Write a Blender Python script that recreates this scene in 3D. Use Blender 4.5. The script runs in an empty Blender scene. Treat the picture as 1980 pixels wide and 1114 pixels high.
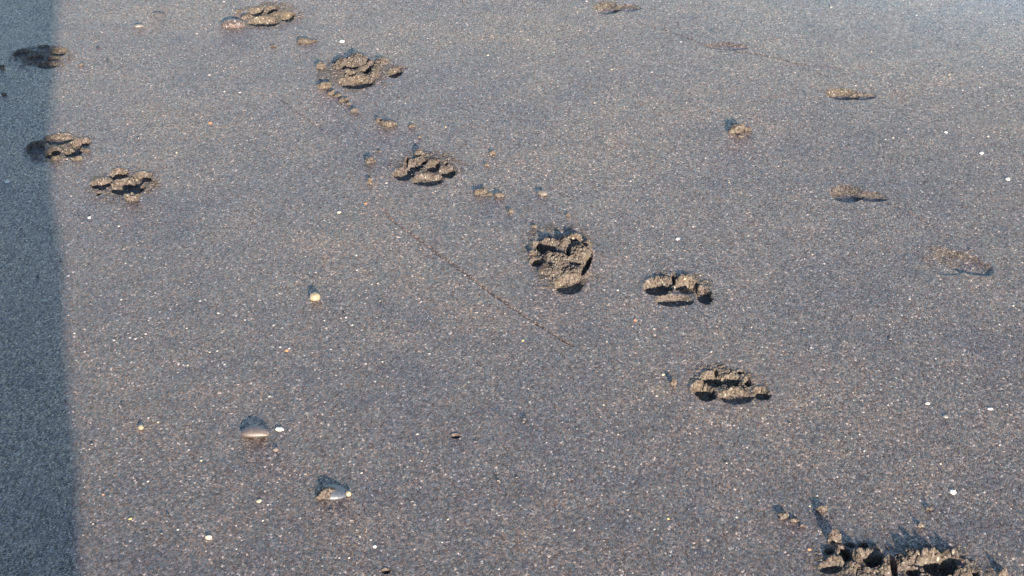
import bpy, math, random
import numpy as np

# ------------------------------------------------------------------ camera, sky, sun, exposure
S = bpy.context.scene
COL = S.collection
F = 3800.0                      # focal length in pixels of the 1980 px wide photograph
PITCH = math.radians(26.2)
CAMZ = 1.0
cam_d = bpy.data.cameras.new('camera')
cam = bpy.data.objects.new('camera', cam_d)
COL.objects.link(cam)
cam.location = (0, 0, CAMZ)
cam.rotation_euler = (math.pi / 2 - PITCH, 0, 0)
cam_d.sensor_width = 36.0
cam_d.lens = 36.0 * F / 1980.0
cam_d.clip_start = 0.02
cam_d.clip_end = 2000
S.camera = cam

SUN_EL = math.radians(12.3)
SUN_AZ = math.radians(167.6)    # clockwise from +Y: behind the camera, a little to the right
sun_dir = np.array([math.cos(SUN_EL) * math.sin(SUN_AZ), math.cos(SUN_EL) * math.cos(SUN_AZ), math.sin(SUN_EL)])
w = bpy.data.worlds.new('World')
S.world = w
w.use_nodes = True
nt = w.node_tree
nt.nodes.clear()
sky = nt.nodes.new('ShaderNodeTexSky')
sky.sky_type = 'NISHITA'
sky.sun_disc = False
sky.sun_elevation = SUN_EL
sky.sun_rotation = SUN_AZ
sky.air_density = 1.1
sky.dust_density = 0.5
sky.ozone_density = 2.5
bg = nt.nodes.new('ShaderNodeBackground')
bg.inputs['Strength'].default_value = 0.100
wo = nt.nodes.new('ShaderNodeOutputWorld')
nt.links.new(sky.outputs[0], bg.inputs[0])
nt.links.new(bg.outputs[0], wo.inputs[0])

sl = bpy.data.lights.new('sun', 'SUN')
sl.energy = 5.0
sl.angle = math.radians(0.45)
sl.color = (1.0, 0.845, 0.675)
so = bpy.data.objects.new('sun', sl)
COL.objects.link(so)
from mathutils import Vector
so.rotation_euler = Vector(sun_dir).to_track_quat('Z', 'Y').to_euler()
so.location = Vector(sun_dir) * 20

S.view_settings.view_transform = 'Standard'
S.view_settings.look = 'None'
S.view_settings.gamma = 1.0
S.view_settings.exposure = 1.68

# ------------------------------------------------------------------ helpers
def at(px, py):
    """ground point (z = 0) seen at pixel px, py of the 1980 x 1114 photograph"""
    u = (px - 990.0) / F
    v = (py - 557.0) / F
    d = np.array([u, math.cos(PITCH) - v * math.sin(PITCH), -math.sin(PITCH) - v * math.cos(PITCH)])
    t = CAMZ / -d[2]
    return d[0] * t, d[1] * t

def scale_at(py):
    """pixels per metre across, and the angle at which the ground is looked down on"""
    v = (py - 557.0) / F
    s = F * (math.sin(PITCH) + v * math.cos(PITCH)) / CAMZ
    return s, PITCH + math.atan(v)

def hash2(ix, iy, seed):
    h = (ix.astype(np.int64) * 374761393 + iy.astype(np.int64) * 668265263 + seed * 1442695041) & 0xffffffff
    h = ((h ^ (h >> 13)) * 1274126177) & 0xffffffff
    h = ((h ^ (h >> 16)) * 2246822519) & 0xffffffff
    return ((h ^ (h >> 15)) & 0xffffff) / float(0xffffff)

def vnoise(x, y, wl, seed):
    X = x / wl
    Y = y / wl
    ix = np.floor(X).astype(np.int64)
    iy = np.floor(Y).astype(np.int64)
    fx = X - ix
    fy = Y - iy
    fx = fx * fx * fx * (fx * (fx * 6 - 15) + 10)
    fy = fy * fy * fy * (fy * (fy * 6 - 15) + 10)
    a = hash2(ix, iy, seed)
    b = hash2(ix + 1, iy, seed)
    c = hash2(ix, iy + 1, seed)
    d = hash2(ix + 1, iy + 1, seed)
    return (a + (b - a) * fx + (c - a) * fy + (a - b - c + d) * fx * fy) * 2 - 1

def domes(x, y, wl, seed):
    """rounded lumps, 0 between them and up to 1 on top"""
    X = x / wl
    Y = y / wl
    ix = np.floor(X).astype(np.int64)
    iy = np.floor(Y).astype(np.int64)
    best = np.zeros_like(X)
    for ax in (-1, 0, 1):
        for ay in (-1, 0, 1):
            cx = ix + ax
            cy = iy + ay
            jx = hash2(cx, cy, seed)
            jy = hash2(cx, cy, seed + 7)
            rr = 0.45 + 0.35 * hash2(cx, cy, seed + 13)
            d2 = ((X - cx - jx) ** 2 + (Y - cy - jy) ** 2) / rr ** 2
            best = np.maximum(best, np.sqrt(np.clip(1 - d2, 0, 1)) * rr / 0.8)
    return best

def sstep(e0, e1, x):
    t = np.clip((x - e0) / (e1 - e0), 0, 1)
    return t * t * (3 - 2 * t)

def base_height(x, y):
    return (0.0011 * vnoise(x, y, 0.30, 11) + 0.00040 * vnoise(x, y, 0.11, 12)
            + 0.00022 * vnoise(x, y, 0.045, 13) + 0.00012 * vnoise(x, y, 0.018, 14))

def mesh_from(name, verts, quads, mat, normals=None, attr=None, smooth=True):
    me = bpy.data.meshes.new(name)
    n = len(verts)
    me.vertices.add(n)
    me.vertices.foreach_set('co', np.ascontiguousarray(verts, dtype=np.float32).ravel())
    q = np.ascontiguousarray(quads, dtype=np.int32)
    k = q.shape[1]
    me.loops.add(q.size)
    me.loops.foreach_set('vertex_index', q.ravel())
    me.polygons.add(len(q))
    me.polygons.foreach_set('loop_start', np.arange(0, q.size, k, dtype=np.int32))
    me.polygons.foreach_set('use_smooth', np.full(len(q), smooth, dtype=bool))
    me.update(calc_edges=True)
    if attr is not None:
        a = me.attributes.new('loosened_lit', 'FLOAT', 'POINT')
        a.data.foreach_set('value', np.ascontiguousarray(attr, dtype=np.float32))
    if normals is not None:
        me.normals_split_custom_set_from_vertices(np.ascontiguousarray(normals, dtype=np.float32).tolist())
    me.materials.append(mat)
    return me

def link(name, me, parent=None):
    o = bpy.data.objects.new(name, me)
    COL.objects.link(o)
    if parent is not None:
        o.parent = parent
    return o

def tag(o, label=None, cat=None, group=None, kind=None):
    if label:
        o['label'] = label
    if cat:
        o['category'] = cat
    if group:
        o['group'] = group
    if kind:
        o['kind'] = kind
    return o

def thing(name, loc, label, cat, group=None):
    o = link(name, None)
    o.location = loc
    o.empty_display_size = 0.02
    return tag(o, label, cat, group)

# ------------------------------------------------------------------ materials
def new_mat(name):
    m = bpy.data.materials.new(name)
    m.use_nodes = True
    t = m.node_tree
    t.nodes.clear()
    out = t.nodes.new('ShaderNodeOutputMaterial')
    b = t.nodes.new('ShaderNodeBsdfPrincipled')
    t.links.new(b.outputs[0], out.inputs[0])
    return m, t, b

def ramp(t, stops, interp='LINEAR'):
    r = t.nodes.new('ShaderNodeValToRGB')
    r.color_ramp.interpolation = interp
    e = r.color_ramp.elements
    while len(e) < len(stops):
        e.new(0.5)
    for el, (p, c) in zip(e, stops):
        el.position = p
        el.color = (*c, 1)
    return r

def math_node(t, op, a, b=None, clamp=False):
    n = t.nodes.new('ShaderNodeMath')
    n.operation = op
    n.use_clamp = clamp
    for i, v in enumerate((a, b)):
        if v is None:
            continue
        if isinstance(v, (int, float)):
            n.inputs[i].default_value = v
        else:
            t.links.new(v, n.inputs[i])
    return n.outputs[0]

def mix_rgb(t, mode, fac, a, b):
    n = t.nodes.new('ShaderNodeMix')
    n.data_type = 'RGBA'
    n.blend_type = mode
    for sock, v in ((n.inputs[0], fac), (n.inputs[6], a), (n.inputs[7], b)):
        if isinstance(v, (int, float)):
            sock.default_value = v
        elif isinstance(v, tuple):
            sock.default_value = (*v, 1)
        else:
            t.links.new(v, sock)
    return n.outputs[2]

WETX, WETY = at(2050, -60)
def sand_material(name, loose=None):
    """coarse black sand: every grain its own colour, gloss and little dome"""
    m, t, b = new_mat(name)
    geo = t.nodes.new('ShaderNodeNewGeometry')
    pos = geo.outputs['Position']
    vor = t.nodes.new('ShaderNodeTexVoronoi')
    vor.voronoi_dimensions = '3D'
    vor.feature = 'F1'
    vor.inputs['Scale'].default_value = 540
    # grains lie with their long side up and down the beach
    stretch = t.nodes.new('ShaderNodeMapping')
    stretch.inputs['Rotation'].default_value = (0, 0, math.radians(-12))
    stretch.inputs['Scale'].default_value = (1.12, .62, .9)
    t.links.new(pos, stretch.inputs['Vector'])
    t.links.new(stretch.outputs[0], vor.inputs['Vector'])
    sep = t.nodes.new('ShaderNodeSeparateColor')
    t.links.new(vor.outputs['Color'], sep.inputs[0])
    r1 = ramp(t, [(0.0, (.032, .0270, .0228)), (0.25, (.056, .0482, .0410)), (0.60, (.088, .0785, .0690)),
                  (0.85, (.118, .109, .101)), (0.97, (.155, .148, .142)), (1.0, (.33, .32, .31))])
    t.links.new(sep.outputs[0], r1.inputs[0])
    tint = ramp(t, [(0.0, (1.06, .94, .92)), (0.12, (1.02, .94, .955)), (0.85, (1.0, .94, .97)), (0.96, (1.06, 1.0, .84)), (1.0, (.86, .98, 1.06))])
    t.links.new(sep.outputs[1], tint.inputs[0])
    c = mix_rgb(t, 'MULTIPLY', 1.0, r1.outputs[0], tint.outputs[0])
    # broad patches of darker and browner sand
    nz = t.nodes.new('ShaderNodeTexNoise')
    nz.inputs['Scale'].default_value = 16
    nz.inputs['Detail'].default_value = 5
    nz.inputs['Roughness'].default_value = 0.6
    t.links.new(pos, nz.inputs['Vector'])
    pr = ramp(t, [(0.28, (.74, .77, .84)), (0.5, (1.0, 1.0, 1.0)), (0.74, (1.20, 1.15, 1.06))])
    t.links.new(nz.outputs[0], pr.inputs[0])
    c = mix_rgb(t, 'MULTIPLY', 1.0, c, pr.outputs[0])
    nz2 = t.nodes.new('ShaderNodeTexNoise')
    nz2.inputs['Scale'].default_value = 3.2
    nz2.inputs['Detail'].default_value = 3
    t.links.new(pos, nz2.inputs['Vector'])
    pr2 = ramp(t, [(0.32, (.84, .85, .90)), (0.5, (1.0, 1.0, 1.0)), (0.68, (1.16, 1.12, 1.03))])
    t.links.new(nz2.outputs[0], pr2.inputs[0])
    c = mix_rgb(t, 'MULTIPLY', 1.0, c, pr2.outputs[0])
    # the sand is soaked beyond the upper right corner
    dst = t.nodes.new('ShaderNodeVectorMath')
    dst.operation = 'DISTANCE'
    t.links.new(pos, dst.inputs[0])
    dst.inputs[1].default_value = (WETX, WETY, 0)
    mr = t.nodes.new('ShaderNodeMapRange')
    mr.inputs['From Min'].default_value = 1.0
    mr.inputs['From Max'].default_value = .20
    t.links.new(math_node(t, 'ADD', dst.outputs['Value'], math_node(t, 'MULTIPLY', nz.outputs[0], .10)), mr.inputs['Value'])
    soak = math_node(t, 'POWER', mr.outputs[0], 1.7)
    dry_k = math_node(t, 'SUBTRACT', 1.0, math_node(t, 'MULTIPLY', soak, .85))
    if loose is None:
        at_ = t.nodes.new('ShaderNodeAttribute')
        at_.attribute_name = 'loosened_lit'
        lo = at_.outputs['Fac']
    else:
        v = t.nodes.new('ShaderNodeValue')
        v.outputs[0].default_value = loose
        lo = v.outputs[0]
    dry = mix_rgb(t, 'MIX', 0.12, mix_rgb(t, 'MULTIPLY', 1.0, c, (.90, .955, .84)), (.074, .070, .055))
    c = mix_rgb(t, 'MIX', lo, c, dry)
    t.links.new(c, b.inputs['Base Color'])
    ro = math_node(t, 'MULTIPLY_ADD', sep.outputs[2], 0.28)
    ro.node.inputs[2].default_value = 0.26
    ro = math_node(t, 'ADD', ro, math_node(t, 'MULTIPLY', lo, 0.35), True)
    ro = math_node(t, 'MULTIPLY', ro, math_node(t, 'SUBTRACT', 1.0, math_node(t, 'MULTIPLY', soak, .75)))
    t.links.new(ro, b.inputs['Roughness'])
    b.inputs['Diffuse Roughness'].default_value = 0.75
    sp = math_node(t, 'ADD', 0.34, math_node(t, 'MULTIPLY', sep.outputs[1], 0.9))
    t.links.new(math_node(t, 'MULTIPLY', sp, math_node(t, 'SUBTRACT', 1.0, math_node(t, 'MULTIPLY', lo, 0.25))), b.inputs['Specular IOR Level'])
    b.inputs['Specular Tint'].default_value = (1.0, .74, .87, 1)
    tilt = t.nodes.new('ShaderNodeVectorMath')
    tilt.operation = 'SUBTRACT'
    t.links.new(vor.outputs['Color'], tilt.inputs[0])
    tilt.inputs[1].default_value = (.5, .5, .5)
    til2 = t.nodes.new('ShaderNodeVectorMath')
    til2.operation = 'SCALE'
    t.links.new(tilt.outputs[0], til2.inputs[0])
    t.links.new(math_node(t, 'MULTIPLY', dry_k, math_node(t, 'SUBTRACT', 0.42, math_node(t, 'MULTIPLY', lo, 0.0))), til2.inputs['Scale'])
    til3 = t.nodes.new('ShaderNodeVectorMath')
    til3.operation = 'ADD'
    t.links.new(geo.outputs['Normal'], til3.inputs[0])
    t.links.new(til2.outputs[0], til3.inputs[1])
    til4 = t.nodes.new('ShaderNodeVectorMath')
    til4.operation = 'NORMALIZE'
    t.links.new(til3.outputs[0], til4.inputs[0])
    # grain domes and their random tilt
    v2 = t.nodes.new('ShaderNodeTexVoronoi')
    v2.voronoi_dimensions = '3D'
    v2.inputs['Scale'].default_value = 1100
    t.links.new(stretch.outputs[0], v2.inputs['Vector'])
    h = math_node(t, 'ADD', math_node(t, 'MULTIPLY', vor.outputs['Distance'], -1.0), math_node(t, 'MULTIPLY', v2.outputs['Distance'], -0.4))
    bp = t.nodes.new('ShaderNodeBump')
    t.links.new(math_node(t, 'MULTIPLY', dry_k, 0.95), bp.inputs['Strength'])
    bp.inputs['Distance'].default_value = 0.0009
    t.links.new(h, bp.inputs['Height'])
    t.links.new(til4.outputs[0], bp.inputs['Normal'])
    t.links.new(bp.outputs[0], b.inputs['Normal'])
    return m

SAND = sand_material('black_sand')
LOOSE = sand_material('loosened_sand', 1.0)

def stone_material(name, stops, scale, rough, spec=0.5, bump=0.0002):
    m, t, b = new_mat(name)
    tc = t.nodes.new('ShaderNodeTexCoord')
    nz = t.nodes.new('ShaderNodeTexNoise')
    nz.inputs['Scale'].default_value = scale
    nz.inputs['Detail'].default_value = 6
    nz.inputs['Distortion'].default_value = 0.6
    t.links.new(tc.outputs['Object'], nz.inputs['Vector'])
    r = ramp(t, stops)
    t.links.new(nz.outputs[0], r.inputs[0])
    t.links.new(r.outputs[0], b.inputs['Base Color'])
    b.inputs['Roughness'].default_value = rough
    b.inputs['Specular IOR Level'].default_value = spec
    n2 = t.nodes.new('ShaderNodeTexNoise')
    n2.inputs['Scale'].default_value = scale * 6
    t.links.new(tc.outputs['Object'], n2.inputs['Vector'])
    bp = t.nodes.new('ShaderNodeBump')
    bp.inputs['Strength'].default_value = 0.5
    bp.inputs['Distance'].default_value = bump
    t.links.new(n2.outputs[0], bp.inputs['Height'])
    t.links.new(bp.outputs[0], b.inputs['Normal'])
    return m

M_WHITE = stone_material('white_shell', [(.3, (.50, .49, .47)), (.7, (.66, .65, .63))], 250, .45)
M_SPECK = stone_material('pale_speck', [(.3, (.28, .27, .26)), (.7, (.42, .41, .40))], 250, .5)
M_CREAM = stone_material('cream_shell', [(.3, (.32, .29, .22)), (.7, (.44, .41, .33))], 250, .45)
M_YELLOW = stone_material('yellow_grain', [(.3, (.34, .31, .12)), (.7, (.46, .42, .20))], 250, .4)
M_ORANGE = stone_material('orange_grain', [(.3, (.36, .16, .08)), (.7, (.46, .25, .14))], 250, .4)
M_BROWNSTONE = stone_material('brown_pebble', [(.3, (.080, .068, .066)), (.55, (.11, .093, .088)), (.8, (.145, .122, .112))], 110, .5, .7)
M_BLUESHELL = stone_material('blue_shell', [(.3, (.040, .050, .068)), (.6, (.075, .088, .112)), (.85, (.15, .15, .16))], 220, .45, .7)
M_QUARTZ = stone_material('pale_quartz', [(.3, (.17, .135, .08)), (.6, (.25, .22, .165)), (.8, (.32, .31, .28))], 160, .22, .6)
M_GREY = stone_material('grey_stone', [(.3, (.12, .12, .12)), (.7, (.24, .235, .225))], 150, .35)
M_SANDY = stone_material('sandy_stone', [(.3, (.045, .042, .040)), (.7, (.085, .078, .070))], 400, .55, .5, .0008)
M_PINK = stone_material('pink_stone', [(.3, (.085, .075, .070)), (.7, (.15, .135, .125))], 150, .4)
M_DARK = stone_material('dark_stone', [(.3, (.02, .024, .03)), (.7, (.05, .055, .065))], 150, .3)
M_CASTER = stone_material('caster_timber', [(.3, (.16, .12, .09)), (.7, (.30, .25, .20))], 12, .8, .2, .001)

# ------------------------------------------------------------------ the marks pressed into the sand
class Mark:
    def __init__(self, name, label, cat, group=None):
        self.name, self.label, self.cat, self.group = name, label, cat, group
        self.f = []          # (kind, part, cx, cy, a, b, rot, amount)
    def ell(self, kind, part, px, py, w_, h_, rot, amt):
        cx, cy = at(px, py)
        s, _ = scale_at(py)
        y0 = at(px, py + h_ / 2)[1]
        y1 = at(px, py - h_ / 2)[1]
        self.f.append((kind, part, cx, (y0 + y1) / 2, w_ / s / 2, (y1 - y0) / 2, math.radians(rot), amt / 1000.0))
        return self
    def toe(self, px, py, w_, h_, d=8, rot=0):
        return self.ell('hollow', 'toe_hollow', px, py, w_, h_, rot, d)
    def heel(self, px, py, w_, h_, d=8, rot=0):
        return self.ell('hollow', 'heel_hollow', px, py, w_, h_, rot, d)
    def slit(self, px, py, w_, h_, d=5, rot=0):
        return self.ell('hollow', 'crumbled_rim', px, py, w_, h_, rot, d)
    def mound(self, px, py, w_, h_, z=6, rot=0):
        return self.ell('mound', 'crumbled_rim', px, py, w_, h_, rot, z)
    def rough(self, px, py, w_, h_, z=2.5, rot=0):
        return self.ell('rough', 'crumbled_rim', px, py, w_, h_, rot, z)
    def soft(self, part, px, py, w_, h_, d=3, rot=0):
        return self.ell('soft', part, px, py, w_, h_, rot, d)
    def radii(self, x, y):
        out = []
        for k, p, cx, cy, a, b, ro, amt in self.f:
            dx, dy = x - cx, y - cy
            c, s_ = math.cos(ro), math.sin(ro)
            out.append(np.sqrt(((dx * c + dy * s_) / a) ** 2 + ((-dx * s_ + dy * c) / b) ** 2))
        return out
    def near(self, x, y):
        r = self.radii(x, y)
        m = np.full(x.shape, 9.0)
        for (k, p, cx, cy, a, b, ro, amt), q in zip(self.f, r):
            k_ = 1.0 if k == 'soft' else max(1.0, 1 + 0.0035 / min(a, b))
            m = np.minimum(m, q / k_)
        return m
    def height(self, x, y, seed):
        j = 0.6 * vnoise(x, y, 0.0085, seed) + 0.5 * vnoise(x, y, 0.004, seed + 1) + 0.3 * vnoise(x, y, 0.002, seed + 2)
        lump = 0.55 * domes(x, y, 0.0075, seed + 3) + 0.35 * domes(x, y, 0.0038, seed + 4) + 0.2 * domes(x, y, 0.0019, seed + 5)
        crack = sstep(.11, .02, np.abs(vnoise(x, y, 0.013, seed + 6) + .35 * vnoise(x, y, 0.005, seed + 7)))
        rs = self.radii(x, y)
        up = np.zeros_like(x)
        loose = np.zeros_like(x)
        for (k, p, cx, cy, a, b, ro, amt), r in zip(self.f, rs):
            if k == 'mound':
                q = np.clip(1 - (r + 0.22 * j) ** 2, 0, 1)
                up = np.maximum(up, 1.35 * amt * (q ** 0.6) * (0.48 + 0.65 * lump))
                loose = np.maximum(loose, sstep(1.15, 0.8, r))
            elif k == 'rough':
                q = sstep(1.1, 0.6, r + 0.25 * j)
                up = np.maximum(up, amt * q * (0.05 + 0.75 * lump))
                loose = np.maximum(loose, 0.8 * sstep(1.15, 0.8, r))
            elif k == 'hollow':
                ring = np.exp(-((r - 1.18) / 0.17) ** 2)
                back = np.clip(0.45 + 0.55 * (y - cy) / b, 0.1, 1)
                up = np.maximum(up, 0.26 * amt * ring * back * (0.35 + 0.8 * lump))
        near_any = np.full(x.shape, 9.0)
        for (k, *_), r in zip(self.f, rs):
            if k in ('rough', 'mound'):
                near_any = np.minimum(near_any, r)
        if near_any.min() < 5:
            grit = np.clip(domes(x, y, 0.0055, seed + 8) - .50, 0, 1) * np.clip(vnoise(x, y, .02, seed + 9) + .5, 0, 1)
            up = np.maximum(up, (.0038 if len(self.f) < 12 else .002) * grit * sstep(1.75, 1.1, near_any))
            loose = np.maximum(loose, sstep(0.0, .1, grit) * sstep(1.75, 1.2, near_any))
        z = up - 0.0028 * crack * sstep(1.0, .75, near_any)
        for (k, p, cx, cy, a, b, ro, amt), r in zip(self.f, rs):
            if k == 'hollow':
                near_ = sstep(.4, -.4, (y - cy) / b / np.maximum(r, .2))
                t = sstep(1.05, 0.74 + 0.06 * near_, r + 0.24 * j * min(1.0, 0.013 / a))
                fl = -1.12 * amt * (1 - 0.10 * r * r) + 0.0007 * lump
                z = np.where(t > 0, np.minimum(z, z * (1 - t) + fl * t), z)
                loose = np.maximum(loose, sstep(1.25, 1.0, r) * 0.9)
            elif k == 'groove':
                z = np.minimum(z, -amt * sstep(1.2, 0.4, r + 0.2 * j))
                loose = np.maximum(loose, .15 * sstep(1.4, .9, r))
            elif k == 'soft':
                v_ = (-(x - cx) * math.sin(ro) + (y - cy) * math.cos(ro)) / b
                far = sstep(-.5, .5, v_ / np.maximum(r, .2))
                wob = .16 * vnoise(x, y, .032, seed + 11) + .10 * vnoise(x, y, .014, seed + 12) + .05 * j
                t = sstep(1.04, 0.84, r + .5 * wob) * (1 - far) + sstep(1.05, .40, r + wob) * far
                z = z - amt * t
                if amt > .0012:
                    loose = np.maximum(loose, min(1.0, amt / .005) * far * sstep(1.15, .8, r) * sstep(.15, .5, r))  # sunlit tan of the dent's far slope painted in through this tint
        return z, loose

MARKS = []
def mark(name, label, cat, group=None):
    m = Mark(name, label, cat, group)
    MARKS.append(m)
    return m

PG = 'dog paw prints pressed into the sand'
m = mark('paw_print', 'deepest, most churned paw print, with a crumbled heap of sand filling its middle', 'paw print', PG)
(m.rough(1083, 500, 118, 96, 3.5).mound(1076, 506, 50, 36, 8, 30).mound(1122, 494, 50, 28, 8).mound(1062, 525, 46, 26, 5, 20).mound(1112, 530, 52, 24, 5.5, -15).mound(1060, 475, 40, 14, 7).mound(1092, 474, 30, 14, 8)
  .toe(1060, 488, 34, 36, 10, 35).toe(1038, 511, 26, 15, 8).toe(1111, 513, 24, 9, 5, -20).toe(1098, 491, 8, 20, 7).toe(1134, 515, 13, 46, 9, -12).heel(1100, 553, 56, 34, 7, -12))
m = mark('paw_print', 'wide paw print with dark toe slots under a ridge, right of the deepest print', 'paw print', PG)
(m.rough(1306, 548, 104, 36, 1.2).mound(1282, 541, 44, 12, 3.5).mound(1328, 538, 36, 12, 4)
  .toe(1273, 556, 52, 30, 9, -8).toe(1329, 554, 46, 27, 9, 4).slit(1302, 541, 8, 22, 7).toe(1361, 572, 31, 32, 8).heel(1304, 582, 70, 21, 5))
m = mark('paw_print', 'crisp paw print with clear rounded toes, nearest whole print', 'paw print', PG)
(m.rough(1405, 738, 108, 52, 2).mound(1410, 736, 32, 22, 3).mound(1420, 756, 62, 18, 2.5)
  .toe(1361, 759, 43, 34, 9, 10).toe(1378, 737, 38, 28, 9, 12).slit(1384, 722, 9, 12, 5).toe(1414, 738, 38, 22, 7).toe(1445, 741, 15, 16, 7).slit(1432, 722, 14, 9, 5)
  .heel(1424, 769, 66, 26, 4, 3).toe(1473, 763, 32, 24, 6))
m = mark('paw_print', 'paw print ringed by a tall crumbly horseshoe of sand beside a crumb trail', 'paw print', PG)
(m.rough(693, 142, 110, 52, 3).mound(662, 128, 40, 16, 8).mound(692, 122, 50, 15, 10).mound(716, 128, 18, 14, 7).mound(724, 142, 20, 26, 6).mound(680, 152, 34, 14, 5).mound(738, 120, 26, 12, 5).mound(675, 141, 26, 10, 4)
  .toe(676, 132, 34, 12, 7).toe(707, 137, 22, 16, 9).slit(680, 147, 22, 8, 5).heel(690, 161, 66, 24, 8).toe(764, 142, 27, 20, 7).slit(778, 133, 20, 4, 3))
m = mark('paw_print', 'neat paw print of four toes over an oval heel, above the thin scratch', 'paw print', PG)
(m.rough(822, 322, 106, 44, 2).mound(812, 312, 24, 12, 5).mound(838, 314, 24, 12, 4)
  .toe(780, 337, 39, 22, 7).toe(800, 322, 36, 22, 8).slit(786, 311, 8, 14, 6).slit(820, 314, 12, 12, 6).toe(838, 322, 28, 24, 8).slit(862, 317, 9, 8, 5).toe(866, 333, 34, 24, 8).heel(828, 348, 58, 22, 6))
m = mark('paw_print', 'paw print lying across the edge of the shadow strip', 'paw print', PG)
(m.rough(118, 287, 90, 40, 1.5)
  .toe(113, 270, 58, 20, 5).toe(70, 287, 38, 26, 5).toe(157, 278, 35, 18, 7).toe(102, 297, 28, 20, 8).heel(142, 294, 34, 18, 7))
m = mark('paw_print', 'paw print with leaf shaped toe hollows, right of the print on the shadow edge', 'paw print', PG)
(m.rough(236, 360, 100, 44, 1.5)
  .toe(229, 339, 36, 22, 7).toe(275, 344, 40, 20, 7, 10).toe(197, 357, 40, 22, 7).slit(191, 374, 10, 9, 4).heel(246, 363, 68, 30, 9, 4))
m = mark('paw_print', 'paw print wholly inside the blue shadow strip at upper left', 'paw print', PG)
(m.rough(82, 112, 84, 34, 2)
  .toe(42, 104, 30, 15, 4.5).toe(114, 102, 32, 16, 5.5).toe(70, 113, 32, 13, 4.5).toe(102, 115, 24, 9, 4).toe(84, 93, 24, 9, 2).heel(93, 127, 38, 12, 5))
m = mark('paw_print', 'farthest paw print, touching a half buried smooth stone near the top edge', 'paw print', PG)
(m.rough(520, 30, 92, 36, 2.5).mound(500, 24, 30, 10, 4).mound(478, 33, 24, 10, 4).mound(534, 28, 26, 10, 4).mound(512, 36, 52, 9, 3)
  .toe(497, 24, 30, 17, 7).toe(524, 21, 26, 15, 7).toe(557, 33, 28, 18, 7).heel(511, 43, 60, 17, 7))
m = mark('paw_print', 'lumpy broken paw print, left one of the pair cut by the bottom edge', 'paw print', PG)
(m.rough(1666, 1092, 140, 66, 4.5).mound(1712, 1100, 40, 30, 7).mound(1690, 1066, 30, 14, 4).mound(1667, 1080, 50, 30, 8).mound(1616, 1088, 40, 26, 5).mound(1648, 1098, 34, 22, 5).mound(1626, 1066, 34, 16, 4)
  .toe(1634, 1076, 26, 32, 10).slit(1604, 1068, 18, 13, 6).toe(1686, 1088, 42, 30, 10).heel(1608, 1099, 44, 22, 6).slit(1643, 1055, 24, 9, 5).slit(1668, 1055, 18, 9, 5))
m = mark('paw_print', 'big dark paw print under a crusty ridge, right one of the bottom edge pair', 'paw print', PG)
(m.rough(1815, 1096, 165, 68, 4.5).mound(1760, 1082, 36, 26, 7).mound(1790, 1082, 70, 28, 9).mound(1836, 1078, 40, 20, 7).mound(1740, 1090, 28, 30, 6).mound(1860, 1110, 44, 26, 6)
  .toe(1815, 1098, 70, 40, 13).toe(1766, 1108, 30, 18, 9).slit(1726, 1098, 14, 42, 7).toe(1884, 1110, 20, 16, 6).heel(1800, 1140, 90, 36, 9).mound(1804, 1102, 22, 18, 5))

def add_line(m, pts, wpx, depth):
    pts = np.array(pts, float)
    for (x0, y0), (x1, y1) in zip(pts[:-1], pts[1:]):
        n = max(2, int(math.hypot(x1 - x0, y1 - y0) / 9))
        for i in range(n):
            t_ = (i + 0.5) / n
            r = random.Random(int(x0 * 7 + i * 13))
            k = 0.6 + 0.8 * r.random()
            m.ell('groove', 'groove', x0 + (x1 - x0) * t_ + r.uniform(-1, 1), y0 + (y1 - y0) * t_ + r.uniform(-.7, .7), 8, 8, 0, depth * k)
            g = list(m.f[-1])
            (ax, ay), (bx_, by_) = at(x0, y0), at(x1, y1)
            g[6] = math.atan2(by_ - ay, bx_ - ax) + r.uniform(-.25, .25)
            g[4] = math.hypot(bx_ - ax, by_ - ay) / n * r.uniform(.55, .95)
            g[5] = wpx / scale_at(y0)[0] * r.uniform(.7, 1.2)
            m.f[-1] = tuple(g)
    return m
SG = 'faint shoe prints pressed into the sand'
m = mark('shoe_print', 'faint shoe print with a tan toe edge and a blue shaded heel curve', 'shoe print', SG)
m.soft('toe_hollow', 1640, 373, 68, 34, 6, -10).soft('toe_hollow', 1682, 380, 66, 19, 4, -22).soft('sole_hollow', 1790, 455, 110, 40, 0.5, 10).soft('heel_hollow', 1856, 505, 74, 70, 3.4, 36).soft('heel_hollow', 1822, 512, 80, 44, 1.6, 20)
add_line(m, [(1712, 392), (1760, 412), (1800, 436), (1830, 462)], 3, .6)
m = mark('shoe_print', 'faint shoe print running from the top edge to a dark crescent of sand', 'shoe print', SG)
m.soft('toe_hollow', 1174, 15, 54, 26, 6, 0).soft('toe_hollow', 1212, 16, 56, 14, 3.2, 0).soft('sole_hollow', 1270, 46, 90, 24, 0.6, -6).soft('sole_hollow', 1404, 90, 90, 14, 2.6, -6).soft('sole_hollow', 1570, 130, 110, 14, 0.9, -10).soft('heel_hollow', 1628, 182, 64, 24, 6, -10).soft('heel_hollow', 1664, 186, 60, 14, 3.2, 8)
add_line(m, [(1232, 44), (1290, 60), (1350, 83), (1395, 95), (1480, 108), (1560, 130), (1605, 152)], 3, .8)

def scratch(label, pts, wpx, depth, group=None):
    add_line(mark('scratch_line', label, 'scratch mark', group), pts, wpx, depth)
scratch('long thin scratch slanting across the sand left of the deepest print', [(738, 402), (760, 428), (800, 458), (850, 495), (900, 530), (950, 568), (1000, 604), (1050, 636), (1110, 672)], 3.6, 1.35)
scratch('short faint scratch in the sand left of the crumb trail', [(545, 196), (590, 228), (632, 256)], 3, .6)

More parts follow.
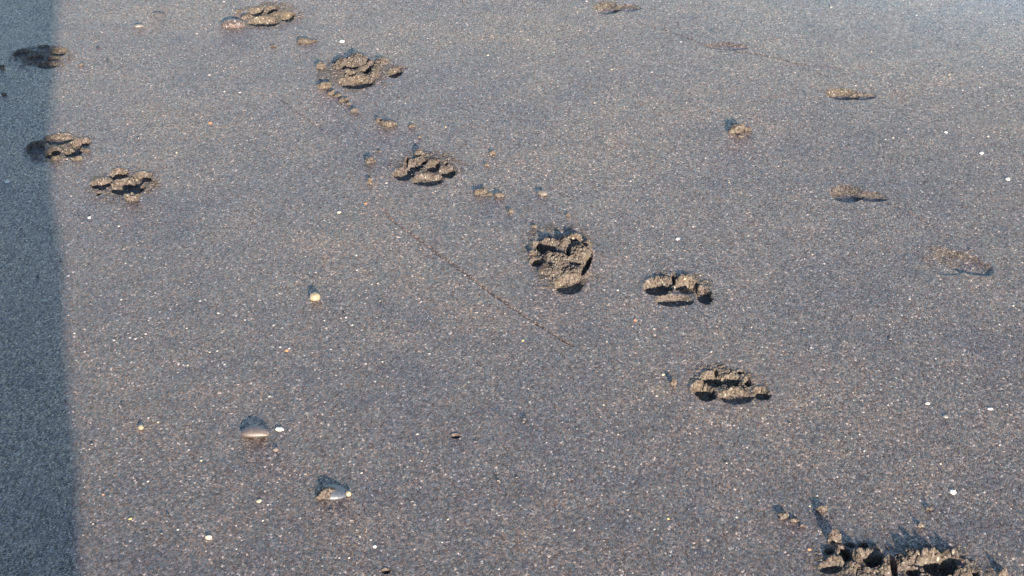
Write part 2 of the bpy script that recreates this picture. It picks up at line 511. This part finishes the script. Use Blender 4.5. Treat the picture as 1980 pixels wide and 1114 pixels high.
def hole(label, px, py, w_, h_):
    m = mark('sand_hole', label, 'hole')
    m.ell('hollow', 'pit', px, py, w_, h_, 0, 6)
hole('small dark hole in the sand near the bottom middle', 881, 845, 17, 8)
hole('little dark pit in the sand at the bottom edge', 746, 1105, 16, 9)

# ------------------------------------------------------------------ the ground sheet, open where the marks are set in
DX = 0.002
def axis(lo, hi):
    core = np.arange(round(lo / DX), round(hi / DX) + 1) * DX
    step, out, p = DX * 1.6, [], hi
    while p < 420:
        p += step
        step *= 1.22
        out.append(p)
    out = np.array(out)
    return np.concatenate([(lo - (out - hi))[::-1], core, out]), len(out)
XS, nx0 = axis(-1.16, 1.16)
YS, ny0 = axis(1.24, 3.46)
GX, GY = np.meshgrid(XS, YS)
H0 = base_height(GX, GY) * (np.exp(-np.maximum(0, np.hypot(GX, GY - 2.2) - 1.5)))
NX, NY = len(XS), len(YS)
used = np.zeros((NY - 1, NX - 1), dtype=bool)
LIM = 1.62
K = 4

def grid_quads(mask, nx):
    jj, ii = np.nonzero(mask)
    a = jj * nx + ii
    return np.stack([a, a + 1, a + nx + 1, a + nx], axis=1)

def compact(quads, *arrs):
    ids, inv = np.unique(quads, return_inverse=True)
    return inv.reshape(quads.shape), [a[ids] for a in arrs]

GROUPS = [[m] for m in MARKS if not m.label.startswith(('lumpy broken', 'big dark'))]
GROUPS.append([m for m in MARKS if m.label.startswith(('lumpy broken', 'big dark'))])
for mi, grp in enumerate(GROUPS):
    feats = [f for m in grp for f in m.f]
    ex = [max(f[4], f[5]) * 2.2 + 0.01 for f in feats]
    xl = min(f[2] - e for f, e in zip(feats, ex)); xh = max(f[2] + e for f, e in zip(feats, ex))
    yl = min(f[3] - e for f, e in zip(feats, ex)); yh = max(f[3] + e for f, e in zip(feats, ex))
    i0, i1 = np.searchsorted(XS, xl), np.searchsorted(XS, xh)
    j0, j1 = np.searchsorted(YS, yl), np.searchsorted(YS, yh)
    i0, j0 = max(i0, nx0), max(j0, ny0)
    i1, j1 = min(i1, NX - nx0 - 2), min(j1, NY - ny0 - 2)
    gx, gy = GX[j0:j1 + 1, i0:i1 + 1], GY[j0:j1 + 1, i0:i1 + 1]
    near = np.min([m.near(gx, gy) for m in grp], axis=0) < LIM
    cell = near[:-1, :-1] | near[1:, :-1] | near[:-1, 1:] | near[1:, 1:]
    cell &= ~used[j0:j1, i0:i1]
    used[j0:j1, i0:i1] |= cell
    # fine grid
    ncx, ncy = i1 - i0, j1 - j0
    fx = np.arange(ncx * K + 1) / K
    fy = np.arange(ncy * K + 1) / K
    cx_ = np.minimum(fx.astype(int), ncx - 1); tx = fx - cx_
    cy_ = np.minimum(fy.astype(int), ncy - 1); ty = fy - cy_
    X = np.broadcast_to(gx[0, 0] + fx * DX, (len(fy), len(fx)))
    Y = np.broadcast_to((gy[0, 0] + fy * DX)[:, None], (len(fy), len(fx)))
    h = H0[j0:j1 + 1, i0:i1 + 1]
    hb = (h[cy_][:, cx_] * (1 - ty)[:, None] * (1 - tx) + h[cy_][:, cx_ + 1] * (1 - ty)[:, None] * tx
          + h[cy_ + 1][:, cx_] * ty[:, None] * (1 - tx) + h[cy_ + 1][:, cx_ + 1] * ty[:, None] * tx)
    fh = np.zeros(X.shape)
    loose = np.zeros(X.shape)
    for gi, m in enumerate(grp):
        W = sstep(LIM - 0.02, 1.22, m.near(X, Y))
        f1, l1 = m.height(X, Y, 100 + mi * 17 + gi * 53)
        f1 = f1 * W
        fh = np.where(f1 < -.001, np.minimum(fh, f1), np.where(fh < -.001, fh, np.maximum(fh, f1))) if gi else f1
        loose = np.maximum(loose, l1 * W)
    fcell = np.repeat(np.repeat(cell, K, 0), K, 1)
    pad = np.pad(fcell, 1)
    full = pad[:-1, :-1] & pad[1:, :-1] & pad[:-1, 1:] & pad[1:, 1:]
    Z = hb + fh * full
    gz_y, gz_x = np.gradient(Z, DX / K)
    N = np.stack([-gz_x, -gz_y, np.ones_like(Z)], -1)
    N /= np.linalg.norm(N, axis=-1, keepdims=True)
    xc, yc = X[:-1, :-1] + DX / K / 2, Y[:-1, :-1] + DX / K / 2
    whose = np.argmin([m.near(xc, yc) for m in grp], axis=0)
    for gi, m in enumerate(grp):
        bx, by = np.mean([f[2] for f in m.f]), np.mean([f[3] for f in m.f])
        root = thing(m.name, (bx, by, 0), m.label, m.cat, m.group)
        P = np.stack([X - bx, Y - by, Z], -1).reshape(-1, 3)
        Nf, Lf = N.reshape(-1, 3), loose.ravel()
        # which part every little face belongs to
        rs = m.radii(xc, yc)
        owner = np.full(xc.shape, -1)
        best = np.full(xc.shape, 1.03)
        for k_, ((kind, part, *_), r) in enumerate(zip(m.f, rs)):
            if kind in ('hollow', 'soft') and part != 'crumbled_rim':
                sel = r < best
                owner[sel] = k_
                best[sel] = r[sel]
        rim_name = {'paw_print': 'crumbled_rim', 'shoe_print': 'print_edge', 'scratch_line': 'groove', 'sand_hole': 'hole_rim'}[m.name]
        for k_ in range(-1, len(m.f)):
            msk = fcell & (owner == k_) & (whose == gi)
            if not msk.any():
                continue
            q = grid_quads(msk, X.shape[1])
            q, (pv, nv, lv) = compact(q, P, Nf, Lf)
            link(rim_name if k_ < 0 else m.f[k_][1], mesh_from(rim_name if k_ < 0 else m.f[k_][1], pv, q, SAND, nv, lv), root)

gq = grid_quads(~used, NX)
gq, (gv,) = compact(gq, np.stack([GX, GY, H0], -1).reshape(-1, 3))
ground = link('sand', mesh_from('sand', gv, gq, SAND))
tag(ground, 'flat dark grey beach of coarse wet sand', None, None, 'structure')

# ------------------------------------------------------------------ lumps, pebbles and shells
import bmesh
def hash3(ix, iy, iz, seed):
    return hash2(ix + iz * 7919, iy - iz * 104729, seed)
def noise3(p, wl, seed):
    q = p / wl
    i = np.floor(q).astype(np.int64)
    f = q - i
    f = f * f * (3 - 2 * f)
    r = 0
    for a in (0, 1):
        for b_ in (0, 1):
            for c in (0, 1):
                wgt = (f[:, 0] if a else 1 - f[:, 0]) * (f[:, 1] if b_ else 1 - f[:, 1]) * (f[:, 2] if c else 1 - f[:, 2])
                r = r + wgt * hash3(i[:, 0] + a, i[:, 1] + b_, i[:, 2] + c, seed)
    return r * 2 - 1

ICO = {}
def ico(sub):
    if sub not in ICO:
        bm = bmesh.new()
        bmesh.ops.create_icosphere(bm, subdivisions=sub, radius=1)
        bm.verts.ensure_lookup_table()
        v = np.array([x.co[:] for x in bm.verts])
        f_ = np.array([[y.index for y in x.verts] for x in bm.faces])
        bm.free()
        ICO[sub] = (v, f_)
    return ICO[sub]

def lump_mesh(name, size, seed, mat, rough=0.35, sub=4):
    """crumbly lump: dents and knobs over a flattened ball, size = (x, y, z) in metres"""
    v, f_ = ico(sub)
    d = 1 + rough * (noise3(v, .75, seed) + .6 * np.abs(noise3(v, .38, seed + 1)) * 1.6 - .4 + .35 * noise3(v, .17, seed + 2))
    p = v * d[:, None]
    p[:, 2] = np.maximum(p[:, 2], -0.45)
    p = p * (np.array(size) / 2)
    p[:, 2] *= 1.45
    return mesh_from(name, p, f_, mat)

def pebble_mesh(name, size, seed, mat, bend=0.0, taper=0.0, rough=.05, sub=4, power=1.0):
    v, f_ = ico(sub)
    p = np.sign(v) * np.abs(v) ** power
    p = p * (1 + rough * (noise3(v, .9, seed) + .4 * noise3(v, .4, seed + 1)))[:, None]
    p[:, 1] *= 1 - taper * p[:, 0]
    p[:, 2] *= 1 - taper * .6 * p[:, 0]
    p[:, 1] -= bend * p[:, 0] ** 2
    return mesh_from(name, p * (np.array(size) / 2), f_, mat)

def base_z(x, y):
    return float(base_height(np.array([x]), np.array([y]))[0])

def place(o, px, py, w_, h_, depth_f, sink):
    """returns size in metres and puts o on the ground so that its front foot is at py + h/2"""
    s, dep = scale_at(py)
    W_ = w_ / s
    D_ = W_ * depth_f
    Hh = max(0.0012, (h_ / s - 0.45 * D_ * math.sin(dep)) / math.cos(dep))
    fx, fy_ = at(px, py + h_ / 2)
    return (fx, fy_ + D_ * 0.42, base_z(fx, fy_)), (W_, D_, Hh)

def clod(px, py, w_, h_, label, group=None, seed=None, depth_f=.55, name='sand_clod'):
    seed = seed or int(px * 3 + py)
    loc, (a, b_, c) = place(None, px, py, w_, h_, depth_f, .2)
    sub = 4 if w_ > 16 else 3
    if w_ < 18:
        c *= .78
    o = link(name, lump_mesh(name, (a, b_, c * 1.05), seed, LOOSE, .52, sub))
    o.location = (loc[0], loc[1], loc[2] + c * .22)
    o.rotation_euler = (0, 0, random.Random(seed).uniform(-.4, .4))
    return tag(o, label, 'sand clod', group)

CG = 'clods of sand thrown up beside the prints'
clod(1427, 249, 28, 15, 'lone tan clod of sand sitting by itself on smooth sand at upper right', CG)
clod(1445, 248, 16, 11, 'smaller tan clod touching the right end of the lone clod', CG)
clod(1433, 262, 14, 5, 'flat crumb lying just below the lone tan clod', CG)
clod(749, 238, 34, 13, 'wide flat clod with a blue shadow behind it, beyond the crumb trail', CG)
clod(733, 231, 12, 9, 'small crumb at the left end of the wide flat clod', CG)
clod(620, 128, 21, 11, 'small clod left of the horseshoe rimmed paw print', CG)
clod(626, 166, 28, 12, 'slanting clod at the head of the crumb trail below the horseshoe rimmed print', CG)
T_ = 'crumb of sand in the trail leading away from the horseshoe rimmed print'
for a in ((640, 179, 14, 10), (652, 184, 14, 7), (664, 193, 17, 8), (674, 200, 9, 6), (685, 212, 14, 11), (796, 242, 14, 8), (811, 263, 9, 7)):
    clod(*a, T_, CG)
clod(716, 309, 19, 12, 'clod behind a dark crack, left of the neat four toed print', CG)
clod(733, 290, 8, 6, 'tiny crumb with a thin shadow, above the clod by the dark crack', CG)
clod(715, 347, 12, 11, 'pinkish crumb below the clod by the dark crack', CG)
clod(812, 296, 19, 12, 'crumbly lump standing just above the neat four toed print', CG)
clod(928, 370, 24, 11, 'left one of two tan clods lying right of the neat four toed print', CG)
clod(965, 376, 19, 9, 'right one of two tan clods lying right of the neat four toed print', CG)
clod(946, 374, 10, 6, 'small crumb between two tan clods right of the neat print', CG)
clod(953, 293, 13, 9, 'crumb with a long shadow, upper right of the neat four toed print', CG)
clod(940, 317, 9, 7, 'smallest crumb right of the neat four toed print', CG)
clod(988, 407, 12, 8, 'crumb on the way from the two tan clods to the deepest print', CG)
clod(1032, 437, 11, 8, 'round crumb at upper left of the deepest print', CG)
clod(1098, 415, 10, 8, 'small crumb above the shadow of the deepest print', CG)
clod(1111, 459, 26, 15, 'tan clod perched on the far rim of the deepest print', CG)
clod(1136, 470, 17, 10, 'grey clod at the right end of the far rim of the deepest print', CG)
clod(1029, 489, 16, 13, 'clod on the left rim of the deepest print', CG)
clod(592, 78, 32, 9, 'flat tan clod lower right of the farthest paw print', CG)
clod(528, 87, 11, 6, 'crumb lying below the farthest paw print', CG)
clod(460, 20, 10, 8, 'crumb above the half buried smooth stone', CG)
clod(1303, 738, 14, 17, 'upright clod left of the crisp rounded toe print', CG)
clod(1614, 1037, 26, 21, 'round spiky clod above the pair of prints at the bottom edge', CG)
clod(1589, 984, 20, 11, 'farther small clod up from the round spiky clod', CG)
clod(1516, 997, 22, 12, 'clod with dark shadow behind, far left of the bottom pair of prints', CG)
clod(1536, 1004, 16, 11, 'clod leaning right of the one with dark shadow behind', CG)
clod(1551, 1016, 9, 7, 'crumb between the round spiky clod and the leaning one', CG)
clod(1779, 1012, 10, 14, 'dull clod above the shadow of the big dark print', CG)
clod(1796, 982, 10, 9, 'small crumb farthest above the big dark print', CG)
clod(1941, 1107, 18, 16, 'clod at the bottom edge right of the big dark print', CG)
clod(256, 381, 33, 14, 'pale block of sand at the foot of the print with leaf shaped toes', CG)
clod(108, 304, 17, 11, 'left clod below the print on the shadow edge', CG)
clod(148, 305, 19, 9, 'right clod below the print on the shadow edge', CG)
clod(167, 289, 14, 8, 'small clod right of the print on the shadow edge', CG)
clod(157, 124, 12, 6, 'yellowish crumb just out of the shadow strip near the shaded print', CG)
clod(4, 129, 12, 9, 'dark clod inside the shadow strip at the left edge', CG)
clod(7, 182, 13, 6, 'lower dark clod inside the shadow strip at the left edge', CG)

# brown curved pebble
def put_pebble(name, me, px, py, h_, depth, lift, rz, label, cat, group=None):
    x, y = at(px, py + h_ / 2)
    o = link(name, me)
    o.location = (x, y + depth * .45, base_z(x, y) + lift)
    o.rotation_euler = (0, 0, rz)
    return tag(o, label, cat, group)
put_pebble('pebble', pebble_mesh('pebble', (.0285, .0175, .0092), 5, M_BROWNSTONE, bend=.35, taper=.26, rough=.05), 495, 836, 26, .016, .0035, -.12,
           'smooth brown kidney shaped pebble with a shadow behind it', 'pebble')
put_pebble('pebble', pebble_mesh('pebble', (.0125, .0105, .0105), 9, M_QUARTZ, rough=.14), 608, 574, 18, .010, .003, 0,
           'small pale yellow pebble casting a slanting shadow, alone in the middle left', 'pebble')
put_pebble('pebble', pebble_mesh('pebble', (.0400, .0240, .0200), 15, SAND, rough=.05), 449, 46, 14, .022, .0000, -.03,
           'smooth grey stone half buried beside the farthest paw print', 'stone')
put_pebble('pebble', pebble_mesh('pebble', (.0150, .0090, .0075), 21, M_PINK, rough=.12), 1049, 373, 9, .008, .0015, -.3,
           'flat pinkish pebble between the tan clods and the deepest print', 'pebble')
put_pebble('pebble', pebble_mesh('pebble', (.0060, .0055, .0060), 27, M_QUARTZ, rough=.12), 272, 828, 10, .005, .0015, 0,
           'tiny pale pebble left of the brown kidney shaped pebble', 'pebble')
put_pebble('pebble', pebble_mesh('pebble', (.0060, .0050, .0040), 31, M_PINK, rough=.12), 533, 870, 9, .005, .001, 0,
           'tiny tan pebble below the white flake and brown pebble', 'pebble')
put_pebble('pebble', pebble_mesh('pebble', (.0065, .0055, .0045), 35, M_DARK, rough=.12), 1014, 810, 9, .005, .001, 0,
           'tiny blue black pebble in the bottom middle', 'pebble')
put_pebble('pebble', pebble_mesh('pebble', (.0060, .0050, .0035), 36, M_GREY, rough=.12), 1829, 805, 7, .005, .0005, 0,
           'tiny grey pebble at right, below two white flakes', 'pebble')
put_pebble('pebble', pebble_mesh('pebble', (.0170, .0080, .0075), 37, M_PINK, taper=.25, rough=.06), 268, 49, 8, .007, .0002, .15,
           'pale elongated pebble near the top left, right of the shadow strip', 'pebble')
put_pebble('pebble', pebble_mesh('pebble', (.0070, .0050, .0040), 39, M_CREAM, rough=.1), 403, 1041, 7, .005, .0008, .1,
           'tiny pale flat pebble near the bottom left with a dark spot behind', 'pebble')

# dark blue shell with sand washed onto its front
sx, sy = at(645, 966)
sh = thing('mussel_shell', (sx, sy + .012, base_z(sx, sy)), 'dark blue shell half covered by sand, below the brown pebble', 'shell')
v, f_ = ico(5)
p = v.copy()
p[:, 2] = np.where(p[:, 2] < 0, p[:, 2] * .1, p[:, 2])
p[:, 1] *= 1 - .28 * p[:, 0]
p[:, 2] *= 1 - .25 * p[:, 0]
rdg = 1 + .005 * np.sin(22 * np.hypot(p[:, 0] - 1.0, p[:, 1]))
p *= rdg[:, None]
body = link('shell_body', mesh_from('shell_body', p * np.array([.0145, .0135, .0070]), f_, M_BLUESHELL), sh)
body.location.z = -.0016
body.rotation_euler = (math.radians(-8), 0, math.radians(-16))
um = link('umbo', pebble_mesh('umbo', (.0060, .0055, .0055), 44, M_QUARTZ, rough=.15), sh)
um.location = (.0138, -.0062, .0025)
sc_ = link('sand_crust', lump_mesh('sand_crust', (.020, .013, .0080), 48, LOOSE, .4), sh)
sc_.location = (-.0080, -.0075, .0015)
sc2 = link('sand_crust', lump_mesh('sand_crust', (.011, .009, .0050), 49, LOOSE, .4), sh)
sc2.location = (-.0040, -.0035, .0046)

# buried ring of shell near the top left
bm = bmesh.new()
rings, seg = 40, 8
prev = None
for i in range(rings + 1):
    a = math.radians(12 + 156 * i / rings)
    c = Vector((math.cos(a) * .0125, .004 * math.sin(a), math.sin(a) * .0055 - .0015))
    rr = .0011 * (.6 + .4 * math.sin(math.pi * i / rings))
    vs = [bm.verts.new(c + Vector((math.cos(a) * math.cos(b_) * rr, math.sin(b_) * rr, math.sin(a) * math.cos(b_) * rr))) for b_ in [2 * math.pi * k / seg for k in range(seg)]]
    if prev:
        for k in range(seg):
            bm.faces.new((prev[k], prev[(k + 1) % seg], vs[(k + 1) % seg], vs[k]))
    prev = vs
me = bpy.data.meshes.new('shell_rim')
bm.to_mesh(me)
bm.free()
me.materials.append(M_DARK)
for pl in me.polygons:
    pl.use_smooth = True
o = link('buried_shell', me)
x, y = at(306, 31)
o.location = (x, y, base_z(x, y))
tag(o, 'thin curved rim of a buried shell near the top left', 'shell')

# shell flakes and specks: a few shapes, copied
def flake_mesh(name, seed, mat):
    r = random.Random(seed)
    n = 7
    pts = []
    for i in range(n):
        a = 2 * math.pi * (i + r.uniform(-.3, .3)) / n
        q = r.uniform(.75, 1.1)
        pts.append((math.cos(a) * q, math.sin(a) * q))
    top, mid, bot = [], [], []
    vv = [(0, 0, .5)]
    for x_, y_ in pts:
        vv.append((x_ * .6, y_ * .6, .42 + r.uniform(-.06, .06)))
    for x_, y_ in pts:
        vv.append((x_, y_, r.uniform(.0, .12)))
    for x_, y_ in pts:
        vv.append((x_ * .9, y_ * .9, -.2))
    ff = []
    me = bpy.data.meshes.new(name)
    for i in range(n):
        j = (i + 1) % n
        ff.append((0, 1 + i, 1 + j))
        ff.append((1 + i, 1 + n + i, 1 + n + j, 1 + j))
        ff.append((1 + n + i, 1 + 2 * n + i, 1 + 2 * n + j, 1 + n + j))
    ff.append(tuple(1 + 2 * n + i for i in reversed(range(n))))
    me.from_pydata(vv, [], ff)
    me.materials.append(mat)
    return me
FL = {k: [flake_mesh(nm, 3 + i * 5 + q, mt) for i in range(4)] for q, (k, nm, mt) in enumerate(
    (('w', 'shell_fragment', M_WHITE), ('s', 'shell_speck', M_SPECK), ('c', 'shell_speck', M_CREAM), ('y', 'sand_grain', M_YELLOW), ('o', 'sand_grain', M_ORANGE)))}
def flake(name, px, py, w_, h_, kind, label, cat, group=None, thick=.35):
    r = random.Random(int(px * 11 + py * 5))
    s, dep = scale_at(py)
    o = link(name, r.choice(FL[kind]))
    x, y = at(px, py)
    W_ = w_ / s
    D_ = min(W_ * 1.3, max(W_ * .5, h_ / s / math.sin(dep) * .8))
    o.scale = (W_ / 2, D_ / 2, W_ * thick)
    o.location = (x, y, base_z(x, y) + .0002)
    o.rotation_euler = (r.uniform(.1, .35), r.uniform(-.15, .15), r.uniform(-.25, .25))
    return tag(o, label, cat, group)

flake('shell_fragment', 1842, 952, 16, 13, 'w', 'largest bright white shell chip, above the pair of prints at the bottom edge', 'shell chip')
flake('shell_fragment', 540, 832, 21, 9, 'w', 'white shell flake lying at the right end of the brown pebble', 'shell chip')
flake('shell_fragment', 501, 971, 12, 9, 'c', 'cream shell chip left of the dark blue shell', 'shell chip')
flake('shell_fragment', 661, 80, 12, 7, 'w', 'white shell chip above the horseshoe rimmed print', 'shell chip')
flake('shell_fragment', 1793, 781, 11, 5, 'w', 'left one of two thin white flakes at the right, level with the crisp print', 'shell chip')
flake('shell_fragment', 1914, 791, 13, 5, 'w', 'right one of two thin white flakes at the right, level with the crisp print', 'shell chip')
flake('shell_fragment', 1897, 297, 10, 6, 'w', 'white chip at the right, upper of two near the right edge', 'shell chip')
flake('shell_fragment', 1948, 348, 11, 6, 'w', 'white chip nearest the right edge, lower of two', 'shell chip')
flake('shell_fragment', 1829, 257, 8, 8, 'w', 'white chip above the two chips near the right edge', 'shell chip')
flake('shell_fragment', 1310, 462, 9, 6, 'w', 'white chip alone on smooth sand up right of the deepest print', 'shell chip')
flake('shell_fragment', 13, 352, 12, 6, 'w', 'white chip in the shadow strip, lower left of the print on its edge', 'shell chip')
flake('shell_fragment', 172, 421, 8, 6, 'w', 'white chip below the print with leaf shaped toes', 'shell chip')
flake('shell_fragment', 724, 1057, 9, 7, 'w', 'white chip above the dark pit at the bottom edge', 'shell chip')
flake('shell_fragment', 1282, 726, 8, 5, 'c', 'cream chip left of the upright clod by the crisp print', 'shell chip')
flake('sand_grain', 406, 238, 9, 6, 'o', 'orange grain alone on smooth sand at upper left', 'grain')
flake('sand_grain', 707, 393, 7, 6, 'o', 'orange grain near the head of the long scratch', 'grain')
flake('sand_grain', 554, 680, 9, 6, 'o', 'orange grain touching a white speck, left of middle', 'grain')
flake('sand_grain', 1011, 660, 6, 6, 'y', 'yellow green grain at the lower end of the long scratch', 'grain')
flake('sand_grain', 200, 958, 7, 4, 'o', 'reddish grain just right of the shadow strip near the bottom', 'grain')
flake('sand_grain', 1228, 620, 8, 6, 'o', 'orange grain between the deepest and the crisp print', 'grain')
flake('sand_grain', 1565, 1063, 9, 5, 'o', 'orange grain left of the pair of prints at the bottom edge', 'grain')
flake('sand_grain', 1292, 1004, 6, 6, 'y', 'yellow grain alone in the bottom right middle', 'grain')
flake('sand_grain', 252, 1005, 8, 5, 'y', 'yellow grain near the bottom left', 'grain')
flake('sand_grain', 655, 411, 10, 5, 'c', 'pale yellow grain with a small dark shadow behind, left of the scratch', 'grain')

SPK = [(17,238),(60,234),(93,259),(405,146),(434,178),(464,180),(197,63),(341,295),(411,345),(381,66),(433,4),(39,440),(91,440),(132,533),(88,582),(230,437),(243,510),
 (422,607),(474,620),(361,636),(282,647),(274,654),(262,656),(251,654),(363,708),(354,707),(434,706),(164,681),(420,680),(406,682),(53,718),(132,610),(234,580),(387,583),(144,645),(220,659),
 (287,810),(306,818),(173,870),(273,890),(389,893),(180,1015),(136,1041),(144,1074),(77,962),(365,872),(377,936),(286,933),(41,801),(344,1026),(3,837),(457,1063),
 (814,586),(934,592),(830,685),(627,621),(689,495),(690,523),(719,551),(731,549),(640,677),(681,630),(740,701),(669,615),(725,739),(899,534),(610,527),(542,673),(529,630),(559,676),(707,705),
 (508,1008),(965,1099),(664,869),(656,1079),(866,1003),(675,1079),(807,841),(699,915),(816,892),(518,978),(855,1047),(521,768),
 (1024,779),(1167,784),(1195,841),(1269,767),(1214,986),(1110,1024),(1057,857),(1265,1024),(1424,1001),
 (862,246),(943,108),(747,353),(1316,82),(1183,136),(1150,200),(1327,200),(1219,350),(1410,352),(1364,305),(1134,3),(1021,78),(1260,141),
 (1685,100),(1654,166),(1612,183),(1772,29),(1899,129),(1894,169),(1836,145),(1727,267),(1712,270),(1756,250),(1910,265),(1505,320),(1890,324),(1607,15),(1861,174),(1941,47),
 (1195,562),(1265,637),(1375,681),(1340,438),(1190,427),(1453,633),(1173,663),(1571,491),(1720,628),(1809,694),(1594,509),(1568,674),(1759,579),(1959,592),(1932,628),
 (1947,782),(1662,841),(1903,952),(1819,897),(1580,959),(1619,923),(1566,979),(1642,980),(1717,784),(1933,860),(1671,873)]
for (px, py) in SPK:
    r = random.Random(px * 31 + py)
    k = 'c' if r.random() < .2 else 's'
    shade = px < 112 or (py > 780 and px < 145)
    flake('shell_speck', px, py, r.uniform(3.8, 6.0), 4.0, k,
          'tiny pale shell speck lying inside the blue shadow strip' if shade else 'tiny pale shell speck lying loose on the sunlit sand', 'shell speck', 'tiny pale shell specks scattered on the sand')

FL['d'] = [flake_mesh('shadow_fleck', 90 + i, M_DARK) for i in range(3)]  # dark flecks stand in for tiny shadows on the sand
for (px, py) in [(189, 93), (208, 116), (267, 267), (175, 588), (117, 505), (72, 534), (235, 781), (127, 777), (359, 909), (284, 1038), (428, 1092), (312, 1033), (324, 997),
                 (177, 860), (735, 583), (665, 608), (963, 929), (919, 855), (639, 987), (1000, 923), (1404, 896), (1115, 830), (1527, 819), (1721, 656), (1876, 484)]:
    flake('shadow_fleck', px, py, random.Random(px).uniform(7, 10), 4, 'd', 'tiny dark fleck standing in for a small shadow on the sand', 'shadow fleck', 'tiny dark flecks standing in for small shadows on the sand', .5)

# ------------------------------------------------------------------ the timber wall added out of view, edge shaped to throw the shadow strip
edge_px = [(160, 1500), (156, 1114), (151, 900), (138, 780), (127, 650), (125, 520), (110, 420), (99, 330), (99, 260), (109, 120), (114, 0), (112, -150)]
WY = -0.30
prof = []
for px, py in edge_px:
    gx_, gy_ = at(px, py)
    t_ = (gy_ - WY) / -sun_dir[1]
    prof.append((gx_ + sun_dir[0] * t_, sun_dir[2] * t_))
prof = [(prof[0][0], -.05)] + prof + [(prof[-1][0], 2.3)]
caster = thing('shadow_caster', (prof[0][0], WY, 0), 'upright timber boards added unseen behind the camera to cast the shadow strip', 'caster')
x_edge = prof[0][0]
vv, ff = [], []
nP = len(prof)
for yy in (WY, WY - .05):
    for (x_, z_) in prof:
        vv.append((x_ - x_edge, yy - WY, z_))
    for (x_, z_) in prof:
        vv.append((-.22, yy - WY, z_))
n2 = 2 * nP
for i in range(nP - 1):
    ff += [(i, i + 1, nP + i + 1, nP + i), (n2 + i, n2 + nP + i, n2 + nP + i + 1, n2 + i + 1),
           (i, n2 + i, n2 + i + 1, i + 1), (nP + i, nP + i + 1, n2 + nP + i + 1, n2 + nP + i)]
ff += [(0, nP, n2 + nP, n2), (nP - 1, n2 + nP - 1, n2 + 2 * nP - 1, 2 * nP - 1)]
me = bpy.data.meshes.new('caster_board')
me.from_pydata(vv, [], ff)
me.materials.append(M_CASTER)
link('caster_board', me, caster)
for k in range(5):
    bm = bmesh.new()
    bmesh.ops.create_cube(bm, size=1)
    bmesh.ops.scale(bm, vec=(.214, .05, 2.34 - .02 * (k % 2)), verts=bm.verts)
    bmesh.ops.bevel(bm, geom=bm.edges[:], offset=.004, segments=2, affect='EDGES')
    me = bpy.data.meshes.new('caster_board')
    bm.to_mesh(me)
    bm.free()
    me.materials.append(M_CASTER)
    o = link('caster_board', me, caster)
    o.location = (-.22 - .004 - .107 - k * .217, -.025, 1.12)
for z_ in (.5, 1.7):
    bm = bmesh.new()
    bmesh.ops.create_cube(bm, size=1)
    bmesh.ops.scale(bm, vec=(1.2, .04, .09), verts=bm.verts)
    bmesh.ops.bevel(bm, geom=bm.edges[:], offset=.004, segments=2, affect='EDGES')
    me = bpy.data.meshes.new('caster_rail')
    bm.to_mesh(me)
    bm.free()
    me.materials.append(M_CASTER)
    o = link('caster_rail', me, caster)
    o.location = (-.72, -.0725, z_)
